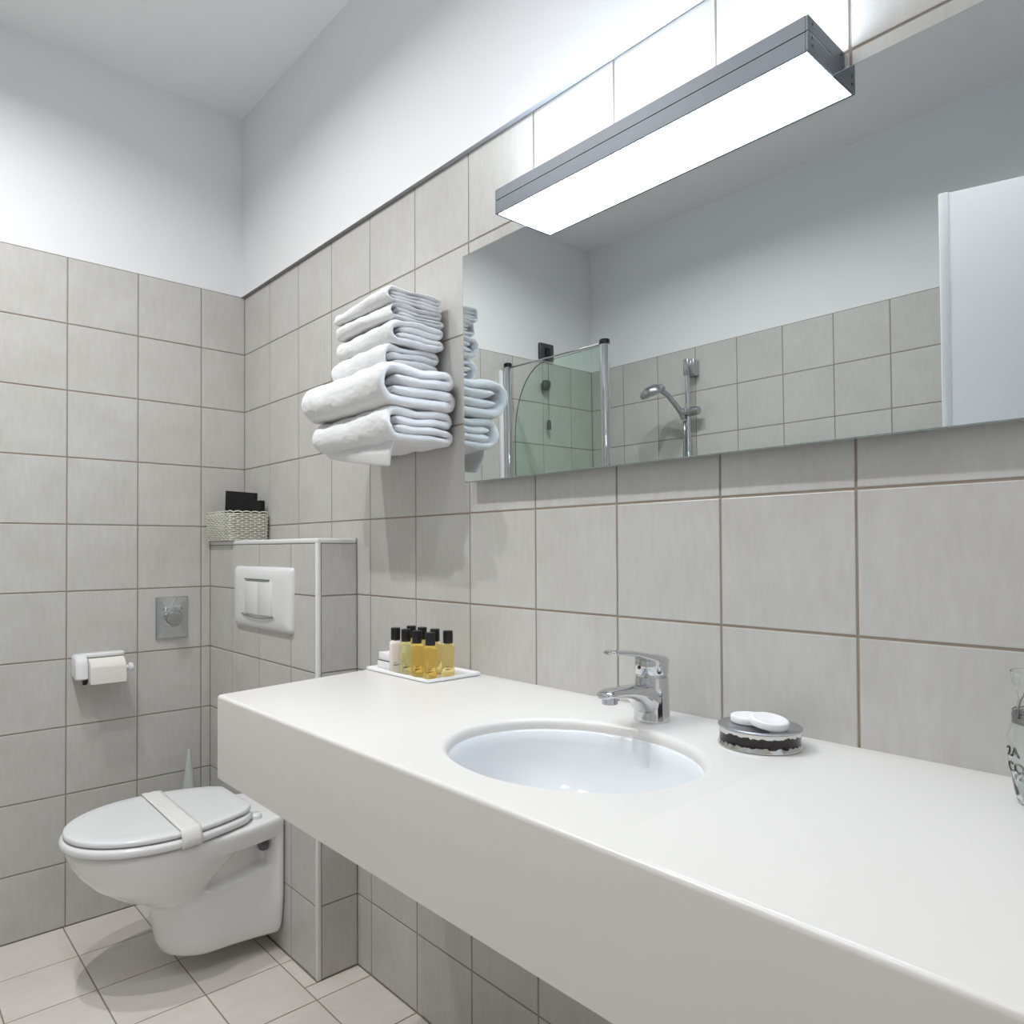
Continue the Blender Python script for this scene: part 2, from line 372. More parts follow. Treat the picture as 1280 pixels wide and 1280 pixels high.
# ------------------------------------------------------------------ lamp
LX0, LX1, LY, LZ0, LZ1 = 1.403, 1.9885, -0.112, 1.7542, 1.8000
t = thing('wall_lamp', 'long aluminium box wall lamp glowing above the mirror', 'lamp', (LX0, 0, LZ0))
W_ = LX1-LX0; H_ = LZ1-LZ0; zm = 0.0250
b_ = MB(); b_.box((0.004, LY, zm+0.0008), (W_-0.004, LY+0.004, H_)); b_.box((0.004, -0.006, zm), (W_-0.004, -0.001, H_))
b_.box((0.004, LY+0.0015, zm-0.001), (W_-0.004, LY+0.004, zm+0.001))
b_.build('upper_profile', M['aluminium'], t)
b_ = MB(); b_.box((0.004, LY, 0), (W_-0.004, LY+0.004, zm-0.0008)); b_.box((0.004, -0.006, 0.0), (W_-0.004, -0.001, zm))
b_.build('lower_profile', M['aluminium'], t)
for k, x in enumerate((0, W_-0.004)):
    b_ = MB(); b_.box((x, LY, 0), (x+0.004, -0.001, zm-0.0006), bevel=0.0006, seg=1); b_.box((x, LY, zm+0.0006), (x+0.004, -0.001, H_), bevel=0.0006, seg=1)
    e = b_.build('end_cap', M['aluminium'], t)
    for (yy_, zz_) in ((LY+0.012, 0.010), (LY+0.012, 0.038), (LY+0.012, 0.0205), (-0.012, 0.010), (-0.012, 0.038)):
        b_ = MB(); b_.lathe([(0, -0.0006), (0.0016, -0.0006), (0.0016, 0.0012), (0, 0.0012)], (x+0.002+(0.002 if k else -0.002), yy_, zz_), n=10, axis='x')
        b_.build('screw', M['grey_rubber'], e)
b_ = MB(); b_.box((0.004, LY+0.004, 0.001), (W_-0.004, -0.006, 0.003)); d_ = b_.build('diffuser', M['lamp_down'], t); d_['label'] = 'glowing white lower diffuser'
b_ = MB(); b_.box((0.004, LY+0.004, H_-0.006), (W_-0.004, -0.006, H_-0.004)); d_ = b_.build('uplight_diffuser', M['lamp_up'], t); d_['label'] = 'glowing white upper diffuser'

# ------------------------------------------------------------------ counter
CZ, CY0, CB = 0.851, -0.5155, 0.698
BX, BY, BA, BB = 1.742, -0.295, 0.178, 0.157       # basin opening
xl_f, xl_b, XE = 1.066, 0.988, 2.615
ld = Vector((xl_b-xl_f, -CY0)).normalized(); ln = Vector((ld.y, -ld.x))      # left edge direction, inward normal (+x)
def left_at(y, d):                                  # x of the left edge offset inwards by d
    p = Vector((xl_f, CY0))+ln*d
    return p.x+(y-p.y)*ld.x/ld.y
def outline(d):
    """open outline back-left -> front-left (rounded) -> front-right, inset by d"""
    R = 0.010
    yF = CY0+d; c = Vector((left_at(CY0+R, R), CY0+R)); r = R-d
    a0 = math.atan2(-ln.y, -ln.x); a1 = 1.5*PI
    if a0 < 0: a0 += 2*PI
    pts = [(left_at(0, d), 0.0)]
    for k in range(6):
        a = a0+(a1-a0)*k/5; pts.append((c.x+r*math.cos(a), c.y+r*math.sin(a)))
    pts += [(BX-0.22, yF), (BX+0.22, yF), (XE, yF)]
    return pts
er = 0.0065
t = thing('vanity_counter', 'long white washbasin counter with deep beige-white front under the mirror', 'counter', (1.0, 0, CB))
off = Vector((-1.0, 0, -CB))
b_ = MB(); bm = b_.bm
layers = [(0.0, CB+0.0)]+[(er*(1-math.cos(a)), CZ-er+er*math.sin(a)) for a in [PI/2*k/5 for k in range(6)]]
rings = []
for d, z in layers: rings.append([bm.verts.new(Vector((x, y, z))+off) for x, y in outline(d)])
for a, c in zip(rings, rings[1:]):
    for i in range(len(a)-1): bm.faces.new((a[i], a[i+1], c[i+1], c[i]))
top = rings[-1]; ti = len(top)
# top surface: left field, basin field (ring), right field
xa, xb2 = BX-0.22, BX+0.22
v_bl = bm.verts.new(Vector((xa, 0, CZ))+off); v_br = bm.verts.new(Vector((xb2, 0, CZ))+off); v_re = bm.verts.new(Vector((XE, 0, CZ))+off)
bm.faces.new([top[0]]+top[1:ti-2]+[v_bl])
bm.faces.new([top[ti-2], top[ti-1], v_re, v_br])
NB = 64
yF = CY0+er
def sq(a):
    dx, dy = math.cos(a), math.sin(a)
    tx = (0.22/abs(dx)) if abs(dx) > 1e-9 else 1e9
    ty = ((0-BY)/dy if dy > 0 else (yF-BY)/dy) if abs(dy) > 1e-9 else 1e9
    k = min(tx, ty); return BX+dx*k, BY+dy*k
angs = [2*PI*i/NB for i in range(NB)]
for cx_, cy_ in ((xa, 0), (xb2, 0), (xb2, yF), (xa, yF)):
    ca = math.atan2(cy_-BY, cx_-BX) % (2*PI)
    k = min(range(NB), key=lambda i: abs((angs[i]-ca+PI) % (2*PI)-PI)); angs[k] = ca
outer = [bm.verts.new(Vector((*sq(a), CZ))+off) for a in angs]
prev = outer
rr = 0.010
for k in range(7):
    a_ = PI/2*k/6; e_ = rr*(1-math.sin(a_)); dz = rr*(1-math.cos(a_))
    ring = [bm.verts.new(Vector((BX+(BA+e_)*math.cos(a), BY+(BB+e_)*math.sin(a), CZ-dz))+off) for a in angs]
    for i in range(NB): bm.faces.new((prev[i], prev[(i+1) % NB], ring[(i+1) % NB], ring[i]))
    prev = ring
ring = [bm.verts.new(Vector((BX+BA*math.cos(a), BY+BB*math.sin(a), CZ-0.022))+off) for a in angs]
for i in range(NB): bm.faces.new((prev[i], prev[(i+1) % NB], ring[(i+1) % NB], ring[i]))
# underside of the apron and inner faces
inn = [bm.verts.new(Vector((x, y, CB))+off) for x, y in outline(0.022)] if False else None
bmesh.ops.remove_doubles(bm, verts=bm.verts[:], dist=1e-5)
bmesh.ops.recalc_face_normals(bm, faces=bm.faces[:])
cm = b_.build('countertop', M['counter'], t, True, 35)
b_ = MB(); b_.box((xl_b+0.10-1.0, CY0+0.02, 0.0005), (XE-1.0, -0.02, 0.003)); b_.build('underside_panel', M['counter'], t)
# basin bowl
t = thing('washbasin', 'oval white undermount washbasin in the counter', 'basin', (BX, BY, CZ-0.142))
prof = [(1.03, -0.020), (1.0, -0.022), (0.985, -0.035), (0.94, -0.065), (0.85, -0.095), (0.68, -0.118), (0.45, -0.131), (0.2, -0.136), (0.13, -0.138)]
b_ = MB(); loops = [[(BA*k*math.cos(2*PI*i/64), BB*k*math.sin(2*PI*i/64), z+0.142) for i in range(64)] for k, z in prof]
b_.loft(loops, caps=False)
for f in b_.bm.faces: f.normal_flip()
bw = b_.build('bowl', M['basin'], t, True)
sm = bw.modifiers.new('thick', 'SOLIDIFY'); sm.thickness = 0.006; sm.offset = -1
b_ = MB(); b_.lathe([(0.0, 0.008), (0.012, 0.008), (0.020, 0.006), (0.024, 0.003), (0.024, -0.01), (0.0, -0.01)], n=24); b_.build('drain', M['chrome'], t, True, 50)

# ------------------------------------------------------------------ toilet
TX = 0.428
def dloop(z, yb, yf, hb, hm, n=26, tm=0.5, rc=0.03, xc=0.0):
    """D-shaped plan outline: straight back of half width hb, widest hm at tm, elliptical front"""
    L_ = yb-yf; side = []
    for k in range(n+1):
        tt = 1-math.cos(PI/2*k/n); tt = 1-(1-math.sin(PI/2*k/n)) if k > 0 else 0.0
        tt = math.sin(PI/2*k/n)
        if tt < tm: h = hb+(hm-hb)*math.sin(PI/2*tt/tm)
        else: h = hm*math.sqrt(max(0, 1-((tt-tm)/(1-tm))**2))
        side.append((h, yb-L_*tt))
    # round the two back corners
    pts = []
    c0 = [(side[0][0]-rc+rc*math.sin(a), side[0][1]-rc+rc*math.cos(a)) for a in (0, PI/8, PI/4, 3*PI/8)] if rc else []
    side = c0+[s_ for s_ in side if s_[1] < yb-rc*0.9] if rc else side
    right = side; left = [(-x, y) for x, y in side[::-1]]
    if abs(right[-1][0]) < 1e-6: left = left[1:]
    return [(xc+x, y, z) for x, y in right+left]
def resample(lp, n):
    P = [Vector(p) for p in lp]; P.append(P[0]); d = [0]
    for a, c in zip(P, P[1:]): d.append(d[-1]+(c-a).length)
    out = []; j = 0
    for k in range(n):
        s = d[-1]*k/n
        while d[j+1] < s: j += 1
        f = (s-d[j])/max(1e-9, d[j+1]-d[j]); out.append(P[j].lerp(P[j+1], f))
    return out
def slab(mb, lp_fn, layers, n=96, mi=0):
    """stack of outlines; lp_fn(z, inset) -> loop"""
    mb.loft([resample(lp_fn(z, i), n) for i, z in layers], mi)
toilet = thing('toilet', 'white wall-hung toilet with closed lid below the cistern boxing', 'toilet', (TX, PY, 0))
oy = -PY                                             # local y = world y + oy
def D(z, yb, yf, hb, hm, tm=0.5, rc=0.03): return resample(dloop(z, yb+oy, yf+oy, hb, hm, tm=tm, rc=rc), 72)
b_ = MB()
b_.loft([D(.195, -.33, -.425, .03, .05), D(.205, -.32, -.442, .05, .075), D(.222, -.31, -.475, .06, .098), D(.25, -.29, -.528, .07, .124), D(.285, -.26, -.578, .09, .147),
         D(.32, -.235, -.610, .11, .163), D(.35, -.21, -.628, .12, .171), D(.378, -.2, -.638, .12, .175), D(.386, -.2, -.637, .12, .174), D(.391, -.2, -.633, .118, .170)])
b_.loft([D(.335, -.121, -.45, .118, .150, rc=.01), D(.350, -.121, -.60, .124, .160, rc=.01), D(.372, -.121, -.62, .126, .168, rc=.01), D(.386, -.121, -.62, .126, .168, rc=.01), D(.391, -.121, -.615, .122, .164, rc=.01)])
b_.loft([D(.075, -.121, -.160, .105, .105, tm=.3, rc=.006), D(.10, -.121, -.163, .115, .115, tm=.3, rc=.006), D(.16, -.121, -.165, .123, .123, tm=.3, rc=.006), D(.386, -.121, -.165, .126, .126, tm=.3, rc=.006)])
b_.loft([D(.064, -.13, -.395, .108, .085, tm=.62, rc=.01), D(.075, -.125, -.416, .114, .094, tm=.62, rc=.01), D(.10, -.125, -.428, .118, .098, tm=.62, rc=.01), D(.16, -.125, -.438, .119, .100, tm=.62, rc=.01),
         D(.215, -.125, -.445, .117, .100, tm=.62, rc=.01), D(.232, -.125, -.40, .114, .10, tm=.62, rc=.01), D(.255, -.125, -.22, .108, .10, tm=.6, rc=.01)])
b_.loft([D(.2, -.13, -.40, .055, .075), D(.36, -.13, -.45, .055, .09)])
body = b_.build('bowl', M['ceramic'], toilet, True)
rm = body.modifiers.new('remesh', 'REMESH'); rm.mode = 'VOXEL'; rm.voxel_size = 0.0042; rm.use_smooth_shade = True
sm = body.modifiers.new('smooth', 'SMOOTH'); sm.iterations = 22; sm.factor = 0.5
def seat_fn(grow):
    return lambda z, i: dloop(z, -0.207+oy-i*0.8, -0.648+oy-grow+i, 0.122-i+grow, 0.179-i+grow, rc=max(0.004, 0.028-i))
def seat_layers(z0, z1, r, steps=4):
    o = [(r*(1-math.sin(PI/2*k/steps)), z0+r*(1-math.cos(PI/2*k/steps))) for k in range(steps+1)]
    return o+[(r*(1-math.cos(PI/2*k/steps)), z1-r+r*math.sin(PI/2*k/steps)) for k in range(steps+1)]
b_ = MB(); slab(b_, seat_fn(0.002), seat_layers(.3945, .4155, .0085)); b_.build('seat', M['seat'], toilet, True, 60)
ly = seat_layers(.4185, .4325, .006)+[(0.030, .4330), (0.050, .4320), (0.060, .4318)]
b_ = MB(); slab(b_, seat_fn(-0.006), ly); b_.build('lid', M['seat'], toilet, True, 60)
for s_ in (-1, 1):
    b_ = MB(); b_.lathe([(0, 0), (0.017, 0), (0.017, 0.010), (0.014, 0.014), (0, 0.015)], (s_*0.095, -0.195+oy, 0.390), n=20)
    b_.build('hinge', M['seat'], toilet, True, 50)
for s_, c in ((-1, 0), (1, 1)):
    b_ = MB(); b_.lathe([(0, 0), (0.018, 0), (0.018, 0.012), (0.014, 0.018), (0.0, 0.019)], (s_*0.088, -0.162+oy, 0.312), n=20, axis='y')
    b_.build('bolt_cap', M['grey_rubber'], toilet, True, 50)['label'] = 'grey plastic bolt cap'
for s_ in (-1, 1):
    b_ = MB(); b_.box((s_*0.13-0.006, -0.52+oy, 0.389), (s_*0.13+0.006, -0.505+oy, 0.396), bevel=0.002); b_.build('buffer', M['seat'], toilet, True, 50)
# paper band round seat and lid
band = thing('paper_band', 'cream paper hygiene band wrapped across the closed toilet lid', 'paper band', (TX, -0.40, 0.39))
b_ = MB(); L0 = []
wb = 0.026
def band_path(yc):
    tt = (-0.207-yc)/(0.648-0.207)
    hm = 0.179*math.sqrt(max(0, 1-((tt-.5)/.5)**2)) if tt > .5 else 0.122+(0.179-0.122)*math.sin(PI/2*tt/.5)
    h = hm+0.003; pts = [(-h+0.02, 0.3928), (-h, 0.3935), (-h-0.003, 0.403), (-h-0.002, 0.414), (-h+0.006, 0.431)]
    for k in range(15):
        f = k/14; pts.append((-h+0.012+(2*h-0.024)*f, 0.4355+0.0007*math.sin(k*2.3)))
    return pts+[(h-0.006, 0.431), (h+0.002, 0.414), (h+0.003, 0.403), (h, 0.3935), (h-0.02, 0.3928)]
NW = 7
grid = []
for j in range(NW):
    v = -wb+2*wb*j/(NW-1)
    row = []
    base = band_path(-0.40)
    for k, (x, z) in enumerate(base):
        ys = -0.392+v+(-x)*0.02
        px_ = band_path(ys)[k]
        row.append(Vector((px_[0], ys+0.40, px_[1]-0.39+0.0016*(1+math.sin(j*1.9+k*0.8)*math.cos(k*1.3-j))*0.6+(0.001 if j in (1, 4) else 0))))
    grid.append(row)
vv = [[b_.bm.verts.new(p) for p in r] for r in grid]
for a, c in zip(vv, vv[1:]):
    for i in range(len(a)-1): b_.bm.faces.new((a[i], a[i+1], c[i+1], c[i]))
bmesh.ops.recalc_face_normals(b_.bm, faces=b_.bm.faces[:])
bo = b_.build('band', M['band_paper'], band, True)
sm = bo.modifiers.new('thick', 'SOLIDIFY'); sm.thickness = 0.0007; sm.offset = 1
# flush plate
fx0, fx1, fz0, fz1 = 0.224, 0.606, 0.891, 1.072
t = thing('flush_plate', 'wide white flush plate with two buttons on the cistern boxing', 'flush plate', ((fx0+fx1)/2, PY, (fz0+fz1)/2))
hw, hh = (fx1-fx0)/2, (fz1-fz0)/2
b_ = MB(); loops = []
def rrect(w2, h2, r, y, n=5):
    p = []
    for cx_, cz_, a0 in ((w2-r, h2-r, 0), (-w2+r, h2-r, PI/2), (-w2+r, -h2+r, PI), (w2-r, -h2+r, 1.5*PI)):
        for k in range(n+1):
            a = a0+PI/2*k/n; p.append((cx_+r*math.cos(a), y, cz_+r*math.sin(a)))
    return p
for ins, y in ((0, 0), (0, -0.004), (0.004, -0.010), (0.012, -0.014), (0.03, -0.017), (0.06, -0.018)): loops.append(rrect(hw-ins, hh-ins, 0.012, y))
b_.loft(loops); b_.build('cover', M['white_plastic'], t, True, 60)
for k, (a, c) in enumerate(((-0.088, 0.000), (0.002, 0.090))):
    b_ = MB(); b_.box((a, -0.0215, -0.048), (c, -0.015, 0.048), bevel=0.002); b_.build('button', M['white_plastic'], t, True, 40)
b_ = MB(); b_.box((-0.088, -0.0225, 0.052), (0.072, -0.016, 0.0555)); b_.build('slot', M['slot_grey'], t)
b_ = MB(); b_.tube([(-0.110+0.21*k/8, -0.0205, -0.050-0.008*math.sin(PI*k/8)) for k in range(9)], 0.0018, 6); b_.build('slot', M['slot_grey'], t)

# ------------------------------------------------------------------ chrome shower valve on the left wall
t = thing('chrome_valve', 'square chrome push valve plate on the wall above the toilet', 'valve', (0, -0.247, 0.904))
def xrect(w2, h2, x): return [(x, -w2, -h2), (x, w2, -h2), (x, w2, h2), (x, -w2, h2)]
b_ = MB(); b_.loft([xrect(.051, .068, 0.0), xrect(.051, .068, .004), xrect(.047, .064, .008), xrect(.026, .038, .016), xrect(.022, .033, .0165)]); b_.build('cover_plate', M['chrome'], t)
b_ = MB(); b_.lathe([(.03, 0), (.03, .006), (.026, .010), (0.024, .010)], (0.0125, 0, 0), n=28, axis='x'); b_.build('collar', M['chrome'], t, True, 40)
b_ = MB(); b_.lathe([(.024, 0), (.024, .026), (.022, .029), (0, .030)], (0.0125, 0, 0), n=28, axis='x'); b_.build('push_button', M['steel'], t, True, 40)
for s_ in (-1, 1):
    b_ = MB(); b_.lathe([(.004, 0), (.004, .003), (0, .003)], (0.0125, s_*0.026, 0.028), n=12, axis='x'); b_.build('screw', M['grey_rubber'], t)

# ------------------------------------------------------------------ paper holder and roll
t = thing('paper_holder', 'white plastic toilet roll holder on the end wall', 'paper holder', (0, -0.46, 0.765))
b_ = MB(); prof = []
for k in range(9):
    a = PI/2*k/8; prof.append((0.030+0.032*math.sin(a), 0.005+0.042*math.cos(a)))
arm = [(0.0, 0.047)]+prof+[(0.066, -0.020), (0.054, -0.026), (0.030, -0.018), (0.0, -0.016)]
def arm_loop(y, s=1.0): return [(0.03+(x-0.03)*s, y, z*s) for x, z in arm]
b_.loft([arm_loop(-0.078, .86), arm_loop(-0.073, .97), arm_loop(-0.066), arm_loop(-0.052), arm_loop(-0.046, .95)]); b_.build('side_arm', M['white_plastic'], t, True, 50)
b_ = MB(); b_.box((0.0, -0.06, 0.036), (0.036, 0.062, 0.049), bevel=0.005, seg=3); b_.build('top_bar', M['white_plastic'], t, True, 50)
b_ = MB(); b_.lathe([(0, 0), (0.007, 0), (0.007, 0.125), (0.012, 0.127), (0.014, 0.134), (0.010, 0.140), (0, 0.141)], (0.048, -0.058, 0.0), n=20)
for v in b_.bm.verts: 
    d_ = v.co-Vector((0.048, -0.058, 0.0)); v.co = Vector((0.048, -0.058, 0.0))+Vector((d_.x, d_.z, d_.y))
b_.build('spindle', M['white_plastic'], t, True, 50)
b_ = MB(); b_.loft([[(0.040, -0.058, -0.026), (0.060, -0.058, -0.026), (0.050, -0.058, -0.040)], [(0.040, -0.046, -0.026), (0.060, -0.046, -0.026), (0.050, -0.046, -0.040)]]); b_.build('cutter_clip', M['black_plastic'], t)['label'] = 'small black clip'
t = thing('toilet_roll', 'white toilet paper roll hanging on the wall holder', 'toilet roll', (0.048, -0.455, 0.765))
b_ = MB(); ro, ri = 0.036, 0.010
lps = []
for y, r in ((-0.049, ri), (-0.049, ro-.001), (-0.048, ro), (0.048, ro), (0.049, ro-.001), (0.049, ri)):
    lps.append([(r*math.cos(2*PI*i/40), y, r*math.sin(2*PI*i/40)) for i in range(40)])
lps.append(lps[0]); b_.loft(lps, caps=False); b_.build('roll', M['paper'], t, True, 40)
b_ = MB(); lp = []
for y in (-0.049, 0.049):
    lp.append([(ro+.0006, y, 0.012), (ro+.0016, y, -0.01), (ro+.0012, y, -0.036), (ro+.0004, y, -0.036), (ro+.0006, y, -0.01), (ro-.0004, y, 0.012)])
b_.loft(lp); b_.build('loose_sheet', M['paper'], t)

# ------------------------------------------------------------------ toilet brush
t = thing('toilet_brush', 'slim translucent white toilet brush standing behind the toilet', 'brush', (0.062, -0.212, FL))
b_ = MB(); b_.lathe([(0, 0), (.05, 0), (.05, .004), (.046, .16), (.042, .16), (.044, .008), (0, .008)], n=28); b_.build('holder', M['frosted'], t, True, 40)
b_ = MB(); b_.lathe([(.040, .155), (.034, .19), (.0215, .335), (.004, .470), (.003, .474), (0, .474)], n=20); b_.build('handle', M['frosted'], t, True, 60)

# ------------------------------------------------------------------ tap
tap = thing('basin_tap', 'chrome single-lever mixer tap behind the oval basin', 'tap', (1.719, -0.075, CZ))
b_ = MB(); b_.lathe([(0, 0), (.0283, 0), (.0283, .003), (.0276, .006), (.0268, .040), (.0260, .064), (.0252, .0685), (0, .0685)], n=36); b_.build('body', M['chrome'], tap, True, 40)
b_ = MB(); b_.lathe([(0, .0685), (.0240, .0685), (.0240, .0735), (0, .0735)], n=32); b_.build('collar', M['steel'], tap, True, 40)
def ell(y, z0, z1, w2, n=24, e=2.6):
    zc, h2 = (z0+z1)/2, (z1-z0)/2; o = []
    for i in range(n):
        a = 2*PI*i/n; c, s_ = math.cos(a), math.sin(a)
        o.append((w2*math.copysign(abs(c)**(2/e), c), y, zc+h2*math.copysign(abs(s_)**(2/e), s_)))
    return o
b_ = MB(); b_.loft([ell(-.004, .008, .061, .0235), ell(-.016, .008, .061, .023), ell(-.028, .016, .0615, .0215), ell(-.036, .028, .061, .0182), ell(-.048, .0365, .061, .0175), ell(-.066, .0425, .0615, .0168),
                    ell(-.086, .0455, .062, .0162), ell(-.104, .047, .062, .0155), ell(-.115, .048, .060, .0145), ell(-.1215, .0485, .0575, .011), ell(-.124, .050, .055, .006)])
b_.build('spout', M['chrome'], tap, True, 60)
b_ = MB(); b_.lathe([(0, 0), (.0105, 0), (.0115, .001), (.0115, .010), (0, .010)], (0, -.105, .0395), n=24); b_.build('aerator', M['steel'], tap, True, 40)
b_ = MB(); b_.lathe([(0, .0735), (.0255, .0735), (.0264, .075), (.0264, .090), (.0256, .0965), (.022, .1005), (.013, .1022), (0, .1026)], n=36); b_.build('lever_head', M['chrome'], tap, True, 40)
b_ = MB(); b_.loft([ell(.0215, .084, .0975, .0185, e=4), ell(.006, .0865, .1022, .0225, e=4), ell(-.012, .0925, .1050, .0215, e=4), ell(-.032, .099, .1095, .0175, e=4), ell(-.06, .1065, .1148, .0140, e=4), ell(-.088, .110, .1172, .0125, e=4), ell(-.103, .1115, .1182, .0115, e=4), ell(-.107, .1130, .1172, .0085, e=4)])
b_.build('lever', M['chrome'], tap, True, 60)
b_ = MB(); b_.lathe([(0, 0), (.0030, 0), (.0030, .001), (0, .0012)], (-.004, -.0258, .0845), n=14, axis='y'); b_.build('temperature_mark', M['red_mark'], tap)['label'] = 'dark red temperature dot'
b_ = MB(); b_.lathe([(0, 0), (.0026, 0), (.0026, .05), (.0042, .052), (.0042, .058), (0, .060)], (0, .036, 0), n=12); b_.build('waste_rod', M['chrome'], tap, True, 50)

# ------------------------------------------------------------------ soap dish and soaps
dish = thing('soap_dish', 'round chrome soap tin with a ragged dark band beside the tap', 'soap dish', (1.9015, -0.087, CZ))
b_ = MB(); b_.lathe([(0, 0), (.0525, 0), (.0540, .001), (.0540, .003), (.0525, .005), (.0518, .012), (.0522, .0225), (.0535, .0255)], n=64); b_.build('band', M['worn_chrome'], dish, True, 40)
b_ = MB(); b_.lathe([(.0530, .0245), (.0540, .0255), (.0540, .0272), (.0525, .0280), (.050, .0268), (0, .0264)], n=64); b_.build('lid', M['steel'], dish, True, 40)
def soap_disc(name, label, loc, rot):
    mb = MB(); mb.lathe([(0, 0), (.0240, 0), (.0250, .0010), (.0252, .0045), (.0250, .0080), (.0238, .0094), (.0205, .0096), (.0195, .0090), (0, .0088)], n=40)
    o = mb.build(name, M['soap'], None, True, 50); o.location = loc; o.rotation_euler = rot
    return tag(o, label, 'soap', 'round soaps on the tin')
soap_disc('round_soap', 'round white soap lying under the other on the chrome tin', (1.8835, -0.0800, CZ+.0272), (0, 0, 0))
soap_disc('round_soap', 'round white soap tilted on top, nearer the right', (1.9175, -0.0935, CZ+.0312), (0.02, 0.15, -0.1))

# ------------------------------------------------------------------ amenity tray, bottles, soap box
tr0, tr1, ty0, ty1 = 1.015, 1.245, -0.155, -0.010
t = thing('amenity_tray', 'thin white rectangular tray at the left end of the counter', 'tray', ((tr0+tr1)/2, (ty0+ty1)/2, CZ))
w2, h2 = (tr1-tr0)/2, (ty1-ty0)/2
def zr(a, c, z, r=0.006): return [(x, y_, z) for x, _, y_ in rrect(a, c, r, 0)]
b_ = MB(); b_.loft([zr(w2-.003, h2-.003, 0), zr(w2, h2, .0015), zr(w2, h2, .0065), zr(w2-.001, h2-.001, .0075), zr(w2-.003, h2-.003, .0075), zr(w2-.0055, h2-.0055, .004), zr(w2-.007, h2-.007, .0035)])
b_.build('tray', M['ceramic'], t, True, 50)
TZ0 = CZ+0.0036
def bottle(label, x, y, fluid, rz=0.0, prints=True):
    o = thing('toiletry_bottle', label, 'bottle', (x, y, TZ0), rz, 'toiletry bottles on the tray')
    mb = MB(); a = 0.0135
    L_ = [(a-.003, 0), (a-.0006, .0008), (a, .003), (a, .061), (a-.0008, .0645), (a-.003, .067), (.0075, .069), (.0075, .071)]
    mb.loft([zr(q, q, z, min(0.0058, q*0.6)) for q, z in L_]); bd = mb.build('body', fluid, o, True, 50)
    mb = MB(); mb.lathe([(0, .0695), (.0098, .0695), (.0103, .0702), (.0103, .0945), (.0097, .0955), (0, .0957)], n=28); mb.build('cap', M['black_plastic'], o, True, 40)
    if prints:
        mb = MB()
        for k, (x0, x1, z) in enumerate(((-.005, .001, .021), (-.006, .007, .0165), (-.006, .003, .0150))):
            mb.box((a, x0, z), (a+.0002, x1, z+.0009)); 
        mb.build('print', M['ink'], o)['label'] = 'small dark printed lines'
    return o
bottle('cream lotion bottle with black cap at the left front of the tray', 1.0985, -0.131, M['lotion'], -0.55)
bottle('pale yellow gel bottle with black cap, second in the front row', 1.137, -0.131, M['pale_gel'], -0.55)
bottle('amber gel bottle, third from left in the front row', 1.1765, -0.131, M['amber'], -0.55)
bottle('amber gel bottle at the front right, nearest the tray corner', 1.222, -0.131, M['amber'], -0.62)
bottle('bottle half hidden behind the pale yellow one, only cap clear', 1.0905, -0.083, M['amber'], -0.5, False)
bottle('bottle in the back row behind the third front bottle', 1.131, -0.083, M['amber'], -0.5, False)
bottle('amber bottle in the back row, half hidden behind the nearest bottle', 1.176, -0.083, M['amber'], -0.5)
bottle('amber bottle standing apart at the right rear of the tray', 1.2205, -0.083, M['amber'], -0.62)
sb = thing('soap_box', 'small white carton lying at the far left of the tray', 'box', (1.047, -0.108, TZ0), -0.05)
b_ = MB(); b_.box((-.026, -.020, 0), (.026, .020, .0165), bevel=.0015); b_.build('carton', M['soap'], sb, True, 40)
b_ = MB(); b_.box((-.024, -.018, .0168), (.028, .021, .0345), bevel=.0015); b_.build('carton', M['soap'], sb, True, 40)
b_ = MB(); b_.box((-.0255, -.0196, .0160), (.0265, .0205, .0172)); b_.build('dark_line', M['ink'], sb)

# ------------------------------------------------------------------ glass bottle at the right edge
gb = thing('glass_bottle', 'clear glass water bottle with wire bail at the counter\'s right end', 'bottle', (2.2105, -0.087, CZ)); gb.scale = (1, 1, 0.92)
outer = [(0, 0.0), (.021, 0), (.0235, .002), (.0255, .012), (.0305, .045), (.0320, .062), (.0310, .078), (.0275, .090), (.0255, .096), (.0235, .104), (.0215, .118), (.0225, .126), (.0265, .138), (.0280, .150)]
inner = [(.0268, .150), (.0253, .138), (.0212, .126), (.0200, .118), (.0220, .104), (.0240, .096), (.0260, .089), (.0294, .078), (.0304, .062), (.0288, .045), (.0238, .012), (.021, .006), (0, .005)]
b_ = MB(); b_.lathe(outer+inner, n=48); b_.build('bottle_glass', M['glass'], gb, True, 60)
b_ = MB(); b_.lathe([(0, .0052), (.0208, .0062), (.0236, .0122), (.0262, .028), (0, .028)], n=40); b_.build('water', M['water'], gb, True, 50)
b_ = MB(); b_.lathe([(.0262, .091), (.0272, .092), (.0268, .097), (.0276, .099), (.0270, .102), (.0250, .104), (.0242, .103), (.0262, .091)], n=40); b_.build('metal_collar', M['wire'], gb, True, 40)
bail = []
for k in range(17):
    a = PI*k/16; bail.append((-.0285*math.cos(a), -.002, .098+.040*math.sin(a)**0.8))
ca = math.cos(0.85); sa = math.sin(0.85)
bail = [(x*ca-y*sa, x*sa+y*ca, z) for x, y, z in bail]
b_ = MB(); b_.tube(bail, .0009, 6); b_.build('wire_bail', M['wire'], gb, True)
b_ = MB(); b_.tube([(.0265*math.cos(2*PI*k/32), .0265*math.sin(2*PI*k/32), .1075+.003*math.sin(2*PI*k/32+1)) for k in range(32)], .0008, 6, closed=True); b_.build('wire_ring', M['wire'], gb, True)
